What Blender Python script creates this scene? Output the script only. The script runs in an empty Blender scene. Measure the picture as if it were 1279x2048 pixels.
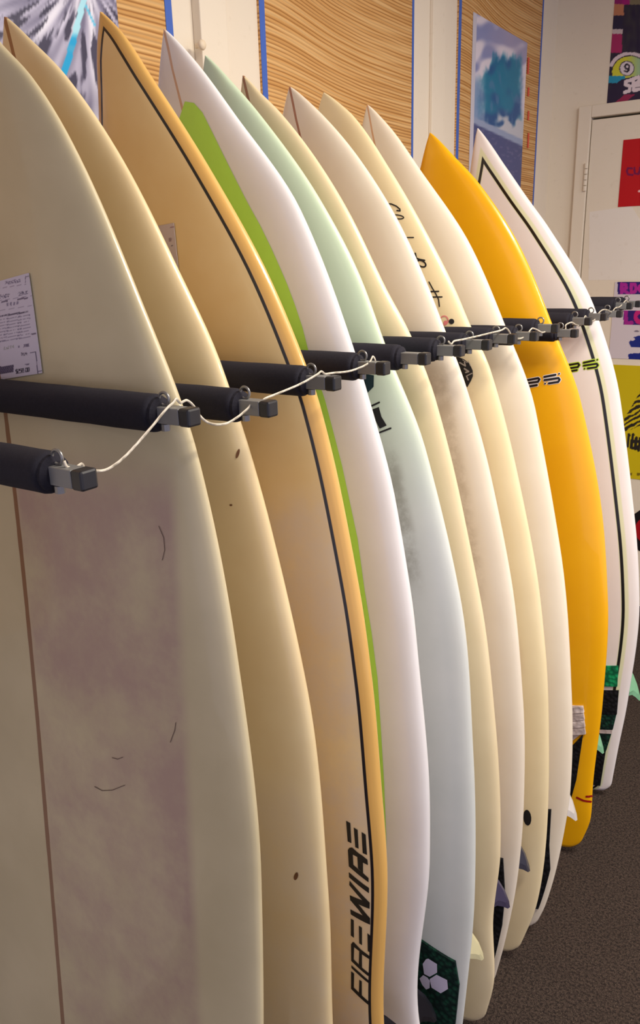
import bpy, bmesh, math, random
import numpy as np
from mathutils import Matrix, Vector, noise
random.seed(7)

# ------------------------------------------------------------------ camera
PP = np.array([639.5, 1024.0])
VZ, VY = np.array([780.0, 5900.0]) - PP, np.array([1748.0, 488.0]) - PP
F = math.sqrt(-(VZ @ VY))
_d = np.array([VZ[0], VZ[1], F]); _d /= np.linalg.norm(_d)
_y = np.array([VY[0], VY[1], F]); _y /= np.linalg.norm(_y)
R = np.stack([np.cross(_y, -_d), _y, -_d])          # world = R @ cam (x right, y down, z forward)
CAM = np.array([0.0, 0.0, 1.6])
scene = bpy.context.scene
col = scene.collection
cd = bpy.data.cameras.new('camera'); cam = bpy.data.objects.new('camera', cd); col.objects.link(cam)
cd.sensor_fit = 'VERTICAL'; cd.sensor_height = 24.0; cd.lens = F / 2048 * 24.0
cd.clip_start = 0.02; cd.clip_end = 100
M = Matrix.Identity(4)
for i in range(3):
    M[i][0], M[i][1], M[i][2], M[i][3] = R[i, 0], -R[i, 1], -R[i, 2], CAM[i]
cam.matrix_world = M
scene.camera = cam
# ------------------------------------------------------------------ world, lights, exposure
world = bpy.data.worlds.new('world'); scene.world = world; world.use_nodes = True
bg = world.node_tree.nodes['Background']
bg.inputs[0].default_value = (0.80, 0.78, 1.0, 1); bg.inputs[1].default_value = 0.95
scene.view_settings.view_transform = 'Standard'; scene.view_settings.look = 'None'
scene.view_settings.gamma = 1.0; scene.view_settings.use_curve_mapping = False
scene.view_settings.exposure = 0.0
CEIL = 2.75
LIGHTS = [  # x, y, size x, size y, watts, colour
    (0.42, 1.35, 0.30, 1.15, 60.0, (1.0, 0.92, 0.80)),
    (1.50, 2.00, 0.30, 1.15, 34.0, (1.0, 0.92, 0.82)),
]
for (x, y, sx, sy, w, c), lname in zip(LIGHTS, ('rack_ceiling_lamp_offscreen', 'aisle_ceiling_lamp_offscreen')):
    ld = bpy.data.lights.new(lname, 'AREA'); ld.shape = 'RECTANGLE'; ld.size = sx; ld.size_y = sy
    ld.energy = w; ld.color = c
    lo = bpy.data.objects.new(lname, ld); col.objects.link(lo); lo.location = (x, y, CEIL - 0.075)

# ------------------------------------------------------------------ helpers
def ray(px, py):
    return R @ np.array([px - PP[0], py - PP[1], F])
def proj(P):
    c = R.T @ (np.asarray(P, float) - CAM)
    return PP[0] + F * c[0] / c[2], PP[1] + F * c[1] / c[2]
def on_plane(px, py, axis, val):
    r = ray(px, py); t = (val - CAM[axis]) / r[axis]
    return CAM + r * t
def lin(c):
    return tuple(((v / 255) / 12.92 if v / 255 <= 0.04045 else ((v / 255 + 0.055) / 1.055) ** 2.4) for v in c[:3])
def lin4(c): return lin(c) + (1.0,)
def tag(o, label=None, cat=None, group=None, kind=None):
    for k, v in (('label', label), ('category', cat), ('group', group), ('kind', kind)):
        if v: o[k] = v
    return o
def link(o, parent=None):
    col.objects.link(o)
    if parent is not None: o.parent = parent
    return o
def mesh_obj(name, verts, faces, mat, parent=None, smooth=False):
    me = bpy.data.meshes.new(name)
    me.from_pydata([tuple(map(float, v)) for v in verts], [], faces)
    me.update()
    if smooth:
        me.polygons.foreach_set('use_smooth', [True] * len(me.polygons))
    if mat: me.materials.append(mat)
    return link(bpy.data.objects.new(name, me), parent)
def bm_obj(name, bm, mat, parent=None, smooth=False):
    me = bpy.data.meshes.new(name); bm.to_mesh(me); bm.free()
    if smooth: me.polygons.foreach_set('use_smooth', [True] * len(me.polygons))
    if mat: me.materials.append(mat)
    return link(bpy.data.objects.new(name, me), parent)
def box(name, lo, hi, mat, parent=None, bevel=0.0, seg=2):
    bm = bmesh.new()
    bmesh.ops.create_cube(bm, size=1.0)
    lo, hi = np.array(lo, float), np.array(hi, float)
    for v in bm.verts:
        v.co = Vector((lo + hi) / 2 + np.array(v.co) * (hi - lo))
    if bevel: bmesh.ops.bevel(bm, geom=bm.edges[:], offset=bevel, segments=seg, affect='EDGES', profile=0.5)
    return bm_obj(name, bm, mat, parent, smooth=False)
def empty(name, loc):
    o = bpy.data.objects.new(name, None); o.empty_display_size = 0.1; o.location = loc
    return link(o)

class NT:
    def __init__(self, name):
        self.m = bpy.data.materials.new(name); self.m.use_nodes = True
        self.t = self.m.node_tree; self.b = self.t.nodes['Principled BSDF']
    def n(self, typ, **kw):
        nd = self.t.nodes.new(typ)
        for k, v in kw.items(): setattr(nd, k, v)
        return nd
    def l(self, a, b): self.t.links.new(a, b)
    def math(self, op, a, b=None, c=None, clamp=False):
        nd = self.n('ShaderNodeMath', operation=op, use_clamp=clamp)
        for i, v in enumerate((a, b, c)):
            if v is None: continue
            if hasattr(v, 'links'): self.l(v, nd.inputs[i])
            else: nd.inputs[i].default_value = v
        return nd.outputs[0]
    def mix(self, f, a, b, blend='MIX'):
        nd = self.n('ShaderNodeMix', data_type='RGBA', blend_type=blend)
        for i, v in ((0, f), (6, a), (7, b)):
            if hasattr(v, 'links'): self.l(v, nd.inputs[i])
            else: nd.inputs[i].default_value = v if i == 0 else (tuple(v) + (1,))[:4]
        return nd.outputs[2]
    def attr(self, name, out='Fac'):
        return self.n('ShaderNodeAttribute', attribute_name=name).outputs[out]
    def smooth(self, v, a, b, inv=False):
        nd = self.n('ShaderNodeMapRange', interpolation_type='SMOOTHSTEP')
        self.l(v, nd.inputs[0]); nd.inputs[1].default_value = a; nd.inputs[2].default_value = b
        nd.inputs[3].default_value = 1.0 if inv else 0.0; nd.inputs[4].default_value = 0.0 if inv else 1.0
        return nd.outputs[0]
    def noise(self, scale, detail=3.0, vec=None, rough=0.5, dist=0.0):
        nd = self.n('ShaderNodeTexNoise'); nd.inputs['Scale'].default_value = scale
        nd.inputs['Detail'].default_value = detail; nd.inputs['Roughness'].default_value = rough
        nd.inputs['Distortion'].default_value = dist
        if vec is None: vec = self.n('ShaderNodeTexCoord').outputs['Object']
        self.l(vec, nd.inputs['Vector'])
        return nd.outputs['Fac']
    def bump(self, h, strength=0.2, dist=0.002):
        nd = self.n('ShaderNodeBump'); nd.inputs['Strength'].default_value = strength
        nd.inputs['Distance'].default_value = dist
        self.l(h, nd.inputs['Height']); self.l(nd.outputs[0], self.b.inputs['Normal'])
    def set(self, color=None, rough=0.5, spec=0.5, metal=0.0, coat=0.0):
        if color is not None:
            if hasattr(color, 'links'): self.l(color, self.b.inputs['Base Color'])
            else: self.b.inputs['Base Color'].default_value = (tuple(color) + (1,))[:4]
        self.b.inputs['Roughness'].default_value = rough
        self.b.inputs['Specular IOR Level'].default_value = spec
        self.b.inputs['Metallic'].default_value = metal
        self.b.inputs['Coat Weight'].default_value = coat
        return self.m

def plain(name, c, rough=0.5, spec=0.4, metal=0.0, var=0.08, scale=40.0, bump=0.0):
    t = NT(name); c = lin(c)
    f = t.noise(scale, 3)
    k = t.mix(f, tuple(v * (1 - var) for v in c), tuple(min(1, v * (1 + var)) for v in c))
    if bump: t.bump(t.noise(scale * 6, 2), bump, 0.002)
    return t.set(k, rough, spec, metal)

# ------------------------------------------------------------------ materials of the room
def wall_mat(name, c):
    t = NT(name); c = lin(c)
    f = t.noise(3.0, 4); g = t.noise(45.0, 3)
    k = t.mix(f, tuple(v * 0.95 for v in c), c)
    k = t.mix(t.math('MULTIPLY', t.smooth(g, 0.62, 0.75), 0.12), k, lin((190, 170, 140)))
    t.bump(t.noise(160, 2), 0.08, 0.002)
    return t.set(k, 0.7, 0.3)
M_wall = wall_mat('painted_wall', (236, 224, 204))
M_back = M_wall
M_door = M_wall
M_ceil = wall_mat('painted_ceiling', (225, 220, 210))
def carpet():
    t = NT('carpet')
    a = t.noise(170, 2); b = t.noise(420, 2); c = t.noise(6, 3)
    k = t.mix(t.smooth(a, 0.35, 0.65), lin((44, 37, 35)), lin((76, 64, 58)))
    k = t.mix(t.smooth(b, 0.55, 0.72), k, lin((112, 98, 86)))
    k = t.mix(t.math('MULTIPLY', c, 0.3), k, lin((40, 33, 32)))
    t.bump(b, 0.6, 0.006)
    return t.set(k, 0.95, 0.1)
M_carpet = carpet()
def combed_wood():
    t = NT('combed_wood_veneer')
    co = t.n('ShaderNodeTexCoord').outputs['Object']
    sp = t.n('ShaderNodeSeparateXYZ'); t.l(co, sp.inputs[0])
    y, z = sp.outputs[1], sp.outputs[2]
    cv = t.n('ShaderNodeCombineXYZ'); t.l(y, cv.inputs[1]); t.l(t.math('MULTIPLY', z, 0.6), cv.inputs[2])
    sway = t.noise(1.3, 0.5, cv.outputs[0])
    cw = t.n('ShaderNodeCombineXYZ'); t.l(t.math('MULTIPLY', y, 1.0), cw.inputs[1]); t.l(t.math('MULTIPLY', z, 6.0), cw.inputs[2])
    fine = t.noise(5.0, 2.0, cw.outputs[0])
    ph = t.math('ADD', t.math('MULTIPLY', z, 780.0), t.math('ADD', t.math('MULTIPLY', sway, 150.0), t.math('MULTIPLY', fine, 3.0)))
    wv = t.math('ADD', t.math('MULTIPLY', t.math('SINE', ph), 0.5), 0.5)
    cs = t.n('ShaderNodeCombineXYZ'); t.l(t.math('MULTIPLY', y, 2.0), cs.inputs[1]); t.l(t.math('MULTIPLY', ph, 0.16), cs.inputs[2])
    streak = t.noise(1.0, 2.0, cs.outputs[0])
    k = t.mix(t.smooth(wv, 0.0, 0.45), lin((160, 108, 56)), lin((218, 166, 100)))
    k = t.mix(t.math('MULTIPLY', t.smooth(streak, 0.42, 0.7), 0.65), k, lin((236, 196, 136)))
    k = t.mix(t.math('MULTIPLY', t.smooth(streak, 0.55, 0.3), 0.35), k, lin((178, 126, 66)))
    t.bump(wv, 0.5, 0.004)
    return t.set(k, 0.55, 0.3)
M_comb = combed_wood()
M_tape = plain('blue_masking_tape', (70, 104, 188), 0.6, 0.3, var=0.06)
M_foam = plain('black_foam', (36, 34, 43), 0.85, 0.25, var=0.25, scale=300, bump=0.4)
M_bar = plain('grey_steel', (128, 128, 128), 0.45, 0.5, 0.3)
M_cap = plain('black_plastic', (34, 33, 37), 0.4, 0.5)
M_rail = plain('rack_rail_paint', (70, 68, 74), 0.5, 0.4)
M_ring = plain('zinc_ring', (140, 138, 136), 0.35, 0.5, 0.7)
M_black = plain('black_ink', (18, 16, 20), 0.4, 0.4, var=0.1)
M_white = plain('white_ink', (235, 232, 232), 0.4, 0.4, var=0.03)

def printed(name, rough=0.5):
    t = NT(name); return t.set(t.attr('print', 'Color'), rough, 0.35)
M_print = printed('printed_sheet', 0.4)

# ------------------------------------------------------------------ the room
WX, BY = -1.22, 3.62           # left wall plane, back wall plane
XR, YF = 3.2, -3.0             # how far the shop floor runs
def struct(o): return tag(o, kind='structure')
struct(box('floor', (WX - .1, YF, -0.1), (XR, BY + .1, 0.0), M_carpet))
struct(box('wall_left', (WX - 0.1, YF, 0.0), (WX, BY + .1, CEIL), M_wall))
struct(box('ceiling', (WX - .1, YF, CEIL), (XR, BY + .1, CEIL + 0.1), M_ceil))


def wy(px, py=100): return on_plane(px, py, 0, WX)[1]
# battens on the left wall
for i, (px, wid, dep, c) in enumerate(((402, 0.085, 0.022, 0), (866, 0.09, 0.012, 0))):
    y0 = on_plane(px, 60, 0, WX + dep)[1]
    struct(box('trim_%d' % (i + 1), (WX, y0, 0.0), (WX + dep, y0 + wid, CEIL), M_wall, bevel=0.002))
pg = on_plane(398, 91, 0, WX + 0.026)
def lathe(profile, origin, axis, seg=20):
    """profile = [(along, radius)], revolved about axis through origin"""
    ax = Vector(axis).normalized(); e1 = ax.orthogonal().normalized(); e2 = ax.cross(e1)
    o = Vector(tuple(map(float, origin))); vs, fs = [], []
    for (a, r) in profile:
        for k in range(seg):
            th = 2 * math.pi * k / seg
            vs.append(o + ax * a + (e1 * math.cos(th) + e2 * math.sin(th)) * r)
    for i in range(len(profile) - 1):
        for k in range(seg):
            k2 = (k + 1) % seg
            fs.append((i * seg + k, i * seg + k2, (i + 1) * seg + k2, (i + 1) * seg + k))
    fs.append(tuple(range(seg))[::-1]); fs.append(tuple((len(profile) - 1) * seg + k for k in range(seg)))
    return vs, fs
M_peg = plain('painted_knob', (232, 214, 186), 0.5)
v, f = lathe([(-0.004, 0.005), (0.004, 0.005), (0.007, 0.008), (0.012, 0.010), (0.016, 0.008), (0.018, 0.003)], (WX + 0.022, pg[1], pg[2]), (1, 0, 0))
mesh_obj('knob', v, f, M_peg, bpy.data.objects['trim_1'], smooth=True)

# combed wood panels with blue tape along their edges
Zb, Zt = 1.0, 2.72
PT = 0.006
pan = []
def panel(y0, y1, label, tapes, gaps=()):
    r = empty('wall_panel', (WX, (y0 + y1) / 2, Zb)); tag(r, label, 'wall panel', 'combed wood wall panels')
    bm_name = box('veneer_sheet', (0, y0 - (y0 + y1) / 2, 0), (PT, y1 - (y0 + y1) / 2, Zt - Zb), M_comb, r)
    for (yt, w) in tapes:
        box('tape_strip', (PT, yt - w / 2 - (y0 + y1) / 2, 0.0), (PT + 0.0012, yt + w / 2 - (y0 + y1) / 2, Zt - Zb), M_tape, r)
    return r
TW = 0.019
a0, a1 = wy(-420), wy(344)
panel(0.30, a1, 'combed wood veneer panel behind the black and white streaked poster', [(a1 - TW / 2, TW)])
b0, b1 = wy(517), wy(823)
panel(b0, b1, 'combed wood veneer panel between two white battens', [(b0 + TW / 2, TW), (b1 - TW * .3, TW * .6)])
c0, c1 = wy(912), wy(1079)
panel(c0, c1, 'combed wood veneer panel behind the breaking wave poster', [(c0 + TW / 2, TW), (c1 - TW / 3, TW * .66)])

# printed sheets -----------------------------------------------------
def grid_sheet(name, fn, nx, ny, colfn, mat=None, parent=None, thick=0.0008, normal=None):
    """fn(i,j in 0..1) -> point; colour looked up per vertex; thin closed sheet"""
    vs, cs, fs = [], [], []
    for j in range(ny + 1):
        for i in range(nx + 1):
            p = fn(i / nx, j / ny); vs.append(p); cs.append(colfn(*proj(p)))
    for j in range(ny):
        for i in range(nx):
            a = j * (nx + 1) + i
            fs.append((a, a + 1, a + nx + 2, a + nx + 1))
    nrm = np.array(normal, float)
    base = len(vs); ring = [i for i in range(nx + 1)] + [(j + 1) * (nx + 1) - 1 for j in range(1, ny + 1)] + \
        [ny * (nx + 1) + i for i in range(nx - 1, -1, -1)] + [j * (nx + 1) for j in range(ny - 1, 0, -1)]
    for r in ring: vs.append(np.array(vs[r]) - nrm * thick); cs.append((235, 232, 228))
    n = len(ring)
    for k in range(n):
        fs.append((ring[k], base + k, base + (k + 1) % n, ring[(k + 1) % n]))
    fs.append(tuple(base + k for k in range(n)))
    o = mesh_obj(name, vs, fs, mat or M_print, parent)
    me = o.data
    at = me.color_attributes.new('print', 'FLOAT_COLOR', 'POINT')
    at.data.foreach_set('color', np.array([lin4(c) for c in cs], dtype=np.float32).ravel())
    return o
def rect_fn(plane_axis, val, a0, a1, z0, z1):
    def fn(i, j):
        a = a0 + (a1 - a0) * i; z = z0 + (z1 - z0) * j
        return np.array([val, a, z]) if plane_axis == 0 else np.array([a, val, z])
    return fn
def mixc(a, b, t):
    t = max(0.0, min(1.0, t)); return tuple(a[k] + (b[k] - a[k]) * t for k in range(3))
def sm(x, a, b):
    t = max(0.0, min(1.0, (x - a) / (b - a))); return t * t * (3 - 2 * t)
def nz(x, y, z=0.0): return noise.noise(Vector((x, y, z)))
def in_poly(x, y, poly):
    c = False; n = len(poly)
    for i in range(n):
        x0, y0 = poly[i]; x1, y1 = poly[(i + 1) % n]
        if (y0 > y) != (y1 > y) and x < (x1 - x0) * (y - y0) / (y1 - y0) + x0: c = not c
    return c
def seg_d(x, y, pts):
    d = 1e9
    for (x0, y0), (x1, y1) in zip(pts[:-1], pts[1:]):
        dx, dy = x1 - x0, y1 - y0; L = dx * dx + dy * dy or 1e-9
        t = max(0, min(1, ((x - x0) * dx + (y - y0) * dy) / L))
        d = min(d, math.hypot(x - x0 - t * dx, y - y0 - t * dy))
    return d

def streak_poster(x, y):
    X, Y = x - 172, y + 60
    th = math.degrees(math.atan2(X, Y)); r = math.hypot(X, Y)
    base = mixc((120, 116, 142), (214, 210, 230), 0.45 + 0.9 * nz(th * 0.16, r * 0.012, 3))
    base = mixc(base, (238, 236, 248), sm(-nz(th * 0.1, r * .006, 8), 0.1, .5))
    dk = nz(th * 0.22, r * 0.014, 11) + 0.3 * nz(th * .5, r * .035, 5)
    k = sm(dk, 0.06, 0.22) * sm(r, 50, 110)
    base = mixc(base, (52, 48, 72), 0.9 * k)
    d = seg_d(x, y, [(170, -10), (152, 60), (130, 142)])
    w = 5.5 + 0.012 * y
    if d < w:
        base = mixc((176, 232, 246), (20, 164, 218), sm(y, 62, 80))
        if 92 < y < 102: base = (60, 170, 215)
    if seg_d(x, y, [(172, 14), (190, 50)]) < 2: base = (90, 200, 235)
    return base
y0, y1 = 0.72, wy(228, 20)
grid_sheet('streaked_poster', rect_fn(0, WX + PT + 0.002, y0, y1, 1.55, 2.3), 150, 150, streak_poster, normal=(1, 0, 0))
tag(col.objects[-1], 'black and white streaked poster with a cyan stripe on the wood panel', 'poster')

def wave_poster(x, y):
    u, v = (x - 920) * 6.02, (y - 20) * 6.02
    tilt = (u - 140) * 0.47
    q = v - tilt
    c = mixc((136, 144, 190), (166, 160, 192), sm(u, 150, 700) + 0.2 * nz(u * .008, v * .008))
    cloud = sm(nz(u * .006, v * .005, 2) + 0.0011 * (q - 150), 0.05, 0.45)
    c = mixc(c, (226, 218, 230), cloud)
    edge = nz(u * .016, v * .004, 7) * 90 + nz(u * .04, v * .02, 1) * 35
    body = sm(v - 260 * sm(u, 420, 240) + 60, 560 + edge, 680 + edge) * sm(u + edge * .5, 150, 330) * sm(u + edge * .3, 770, 690)
    teal = mixc((24, 120, 156), (34, 84, 142), sm(nz(u * .007, v * .004, 4) + (v - 1000) * .0006, -.2, .3))
    teal = mixc(teal, (90, 124, 168), sm(nz(u * .02, v * .006, 9), 0.15, 0.5) * .6)
    c = mixc(c, teal, body)
    left = sm(u, 330, 160) * sm(q, 700, 900)
    c = mixc(c, (106, 140, 186), left * .8)
    foam = sm(0.6 * nz(u * .012, v * .012, 12) + (q - 1080) * .003 + (u - 560) * .0016, 0.0, .35) * sm(v, 1180, 1320)
    c = mixc(c, (196, 198, 208), foam * sm(u, 380, 480))
    
    if q > 1265: c = mixc(c, (150, 164, 196), sm(q, 1265, 1285))
    if q > 1345: c = mixc(c, (70, 80, 130), sm(q, 1345, 1365)); c = mixc(c, (110, 112, 152), .6 * sm(nz(u * .02, v * .03), .1, .5))
    if u < 165 - (v - 1300) * 0.03: c = (206, 202, 214)
    return c
P = [on_plane(*p, 0, WX + PT) for p in ((945, 24), (1053, 86), (940, 330))]
grid_sheet('wave_poster', rect_fn(0, WX + PT + 0.002, P[0][1], P[1][1], 1.60, (P[0][2] + P[1][2]) / 2), 110, 150, wave_poster, normal=(1, 0, 0))
wp = tag(col.objects[-1], 'blue poster of a breaking ocean wave on the wood panel', 'poster')
M_redpaint = plain('red_paint', (222, 84, 60), 0.5)
for (a, b) in ((115, 148), (175, 192), (222, 240), (266, 296)):
    pa, pb = on_plane(1055, a, 0, WX + PT), on_plane(1053, b, 0, WX + PT)
    box('red_mark', (WX + PT + 0.0022, pa[1] - .006, pb[2]), (WX + PT + 0.003, pa[1] + .010, pa[2]), M_redpaint, wp)

# ------------------------------------------------------------------ back wall: door and papers
def bxz(px, py, y=BY): return on_plane(px, py, 1, y)
f0 = bxz(1160, 215); d0 = bxz(1184, 236)
fx0, fz1 = f0[0], f0[2]; dx0, dz1 = d0[0], d0[2]
dr = empty('door_1', (dx0 + .45, BY, 0)); struct(dr)
def dbox(n, lo, hi, m, p=dr, **k):
    off = np.array([dx0 + .45, BY, 0])
    return box(n, np.array(lo) - off, np.array(hi) - off, m, p, **k)
DW = 0.86
wbm = bmesh.new()                  # back wall with an opening for the door, closed 6 cm behind its face
for lo_, hi_ in (((WX, BY, 0), (dx0, BY + .1, CEIL)), ((dx0 + DW, BY, 0), (XR, BY + .1, CEIL)), ((dx0, BY, dz1), (dx0 + DW, BY + .1, CEIL)), ((dx0, BY + .06, 0), (dx0 + DW, BY + .1, dz1))):
    mm = Matrix.Translation((Vector(lo_) + Vector(hi_)) / 2) @ Matrix.Diagonal([h - l for l, h in zip(lo_, hi_)] + [1])
    bmesh.ops.create_cube(wbm, size=1.0, matrix=mm)
struct(bm_obj('wall_back', wbm, M_back))
dbox('door_leaf', (dx0 + .003, BY - 0.012, 0.012), (dx0 + DW - .003, BY + 0.02, dz1 - 0.009), M_door, bevel=0.002)
dbox('door_casing', (fx0, BY - 0.022, 0.0), (dx0, BY, fz1), M_door, bevel=0.003)
dbox('door_casing', (dx0 + DW, BY - 0.022, 0.0), (dx0 + DW + (dx0 - fx0), BY, fz1), M_door, bevel=0.003)
dbox('door_casing', (dx0, BY - 0.022, dz1), (dx0 + DW, BY, fz1), M_door, bevel=0.003)
for py0, py1 in ((328, 384), (1000, 1056)):
    pa, pb = bxz(1176, py0), bxz(1173, py1)
    hx = dx0 - 0.004
    v, f = [], []
    for k in range(5):
        za = pa[2] + (pb[2] - pa[2]) * k / 5; zb = pa[2] + (pb[2] - pa[2]) * (k + .86) / 5
        vv, ff = lathe([(0, .008), (abs(zb - za), .008)], (hx, BY - 0.026, zb), (0, 0, 1), 12)
        b = len(v); v += vv; f += [tuple(i + b for i in q) for q in ff]
    v = [np.array(q) - np.array([dx0 + .45, BY, 0]) for q in v]
    mesh_obj('hinge', v, f, M_door, dr)
# knob of the door (outside the frame, right side)
v, f = lathe([(0, .025), (.006, .025), (.01, .012), (.035, .012), (.045, .026), (.06, .028), (.068, .018)], (DW - .45 - .07, -0.012, 0.96), (0, -1, 0))
mesh_obj('door_knob', v, f, M_ring, dr, smooth=True)
# lighter repainted patch on the leaf
M_patch = wall_mat('patch_paint', (238, 230, 220))
pp = [bxz(*q, BY - .013) for q in ((1178, 424), (1262, 412), (1279, 440), (1330, 520), (1300, 560), (1176, 560))]
mesh_obj('paint_patch', [(p[0] - dx0 - .45, -0.0126, p[2]) for p in pp] + [(p[0] - dx0 - .45, -0.0120, p[2]) for p in pp],
         [tuple(range(6))[::-1], tuple(range(6, 12))] + [(k, (k + 1) % 6, 6 + (k + 1) % 6, 6 + k) for k in range(6)], M_patch, dr)
M_nail = plain('filled_hole', (176, 140, 116), 0.7)
for (px, py) in ((1093, 268), (1090, 60)):
    p = bxz(px, py); v, f = lathe([(-.002, .008), (.0015, .008), (.0025, .003)], (p[0], BY, p[2]), (0, -1, 0), 10)
    mesh_obj('filled_hole', v, f, M_nail, bpy.data.objects['wall_back'])
struct(box('baseboard_back', (WX, BY - 0.012, 0), (fx0, BY, 0.03), plain('dark_baseboard', (50, 38, 30), 0.8)))

def sheet_back(name, px0, py0, px1, py1, colfn, nx, ny, y, label, cat='poster'):
    a, b = bxz(px0, py0, y), bxz(px1, py1, y)
    o = grid_sheet(name, rect_fn(1, y, a[0], b[0], b[2], a[2]), nx, ny, colfn, normal=(0, -1, 0))
    return tag(o, label, cat)
def ball_poster(x, y):
    u, v = (x - 1220) * 9.75, (y) * 9.75
    c = mixc((58, 54, 62), (40, 32, 60), .5 + nz(u * .01, v * .004, 3))
    if u < 260 and v < 300: c = (196, 130, 96) if v > 80 else (150, 30, 110)
    if u < 240 and 300 <= v < 570: c = (44, 38, 66)
    if u < 235 and 570 <= v < 660: c = (206, 190, 190)
    if u < 225 and 660 <= v < 1030: c = (170, 44, 100)
    if u > 230 and v < 90: c = (128, 118, 92) if u > 370 else (170, 24, 120)
    w = v + (u - 300) * .22
    cy = 1330 - 0.0
    dx, dy = u - 380, v - 1420
    r = math.hypot(dx / 1.05, dy)
    if v > 1020 and r < 410 and v < 1300: c = (222, 206, 212)
    if v > 1050 and r < 330 and v < 1560 - (u - 100) * .1: c = mixc((214, 212, 60), (160, 196, 160), sm(u, 250, 620))
    if 325 < r < 345 and v > 1050 and v < 1300: c = (60, 46, 66)
    if u < 280 and 1480 < v < 1620: c = (40, 150, 186)
    if v > 1540 + max(0, 220 - u) * .5 - (u - 250) * .25: c = (44, 34, 62)
    if v > 1840 and abs(u - 380 + (v - 1840) * 1.2) < 100: c = (150, 40, 80)
    rr = math.hypot(u - 320, v - 1335)
    if rr < 150: c = (70, 58, 80)
    if rr < 132: c = (226, 214, 220)
    if abs(math.hypot(u - 325, v - 1300) - 44) < 17 or seg_d(u, v, [(368, 1310), (360, 1370), (320, 1400), (275, 1385)]) < 17: c = (44, 34, 52)
    for st in ([(400, 1560), (300, 1590), (290, 1650), (380, 1680), (370, 1770), (280, 1800)],
               [(560, 1660), (450, 1680), (440, 1540), (550, 1500), (555, 1600), (450, 1630)], [(440, 1540), (450, 1760), (570, 1740)]):
        if seg_d(u, v, st) < 34: c = (232, 216, 222)
    return c
sheet_back('ball_poster', 1233, -60, 1420, 199, ball_poster, 130, 210, BY - .0015, 'dark poster with a yellow nine ball above the door')
def red_sign(x, y):
    u, v = (x - 1220) * 12.8, (y - 260) * 12.8
    c = (190, 8, 20)
    for st in ([(550, 985), (450, 975), (415, 1060), (450, 1140), (560, 1150)], [(610, 965), (620, 1110), (720, 1130), (760, 960)],
               [(860, 960), (860, 1140)], [(960, 960), (960, 1140)]):
        if seg_d(u, v, st) < 26: c = (118, 4, 70)
    if math.hypot((u - 755) / 1.8, v - 1565) < 30: c = (240, 190, 190)
    return c
DY = BY - 0.0135
sheet_back('red_sign', 1246, 280, 1390, 405, red_sign, 130, 120, DY - .001, 'red paper sign with dark lettering taped on the door', 'sign')
def paper_sign(x, y):
    u, v = (x - 1200) * 10.24, (y - 540) * 10.24
    c = (214, 204, 212)
    if v < 500 and u > 350:
        c = (40, 24, 110)
        if seg_d(u, v, [(430, 290), (430, 470)]) < 34 or seg_d(u, v, [(430, 300), (520, 300), (530, 370), (450, 390), (560, 480)]) < 34: c = (168, 40, 150)
        if seg_d(u, v, [(630, 290), (630, 460), (700, 450), (735, 375), (700, 290), (630, 290)]) < 34: c = (176, 40, 150)
        if abs(math.hypot(u - 860, v - 375) - 70) < 34: c = (186, 40, 150)
    elif v < 500: c = (214, 204, 212)
    if 830 < v < 1120 and u > 470:
        c = (46, 24, 110)
        if seg_d(u, v, [(520, 800), (520, 1090), (640, 1080)]) < 40: c = (160, 34, 140)
        if abs(math.hypot(u - 800, (v - 960) * .8) - 80) < 40: c = (196, 34, 120)
    if in_poly(u, v, [(580, 1480), (660, 1380), (800, 1340), (1000, 1350), (1000, 1590), (620, 1575)]): c = (22, 40, 130)
    if in_poly(u, v, [(570, 1720), (720, 1700), (1000, 1700), (1000, 1840), (570, 1830)]): c = (20, 36, 130)
    if math.hypot((u - 650) / 1.6, v - 1415) < 34: c = (214, 204, 212)
    if math.hypot((u - 740) / 3, v - 1255) < 18: c = (120, 110, 130)
    return c
sheet_back('paper_sign', 1229, 564, 1400, 724, paper_sign, 130, 130, DY - .001, 'white paper sign with purple letters and blue shapes on the door', 'sign')
def yellow_poster(x, y):
    u, v = (x - 1220) * 7.31, (y - 720) * 7.31
    c = (206, 184, 14)
    tri = in_poly(u, v, [(195, 1040), (195, 870), (430, 470), (700, 150), (1000, 470), (1000, 960), (430, 960), (240, 1045)])
    if tri and math.sin((u * .55 + v) * .085 + 2.2 * nz(u * .012, v * .012)) > -0.15: c = (40, 34, 26)
    for st in ([(270, 1090), (250, 1260)], [(330, 1090), (300, 1280), (360, 1290)], [(380, 1140), (360, 1300)], [(430, 1150), (410, 1320)],
               [(330, 1190), (1000, 1200)], [(520, 1100), (500, 1300)], [(620, 1100), (600, 1300)]):
        if seg_d(u, v, st) < 22: c = (36, 32, 28)
    if 1650 < v < 1690 and math.sin(u * .05) > .2: c = (120, 100, 10)
    return c
sheet_back('yellow_poster', 1222, 729, 1400, 974, yellow_poster, 120, 190, DY - .001, 'yellow poster with black hatched print on the door')
def octo(x, y):
    return (150, 10, 24) if math.hypot((x - 1302), (y - 1062)) < 26 else (24, 20, 26)
pa, pb = bxz(1272, 1010, DY - .001), bxz(1330, 1114, DY - .001)
cx, cz, rr = (pa[0] + pb[0]) / 2, (pa[2] + pb[2]) / 2, (pa[2] - pb[2]) / 2
vs = [(cx, DY - .001, cz)] + [(cx + rr * math.cos(math.pi / 8 + k * math.pi / 4), DY - .001, cz + rr * math.sin(math.pi / 8 + k * math.pi / 4)) for k in range(8)]
vs += [(a, DY, c) for (a, b, c) in vs[1:]]
ob = mesh_obj('round_sticker', vs, [(0, 1 + k, 1 + (k + 1) % 8)[::-1] for k in range(8)] + [(1 + k, 1 + (k + 1) % 8, 9 + (k + 1) % 8, 9 + k)[::-1] for k in range(8)], M_black)
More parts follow.
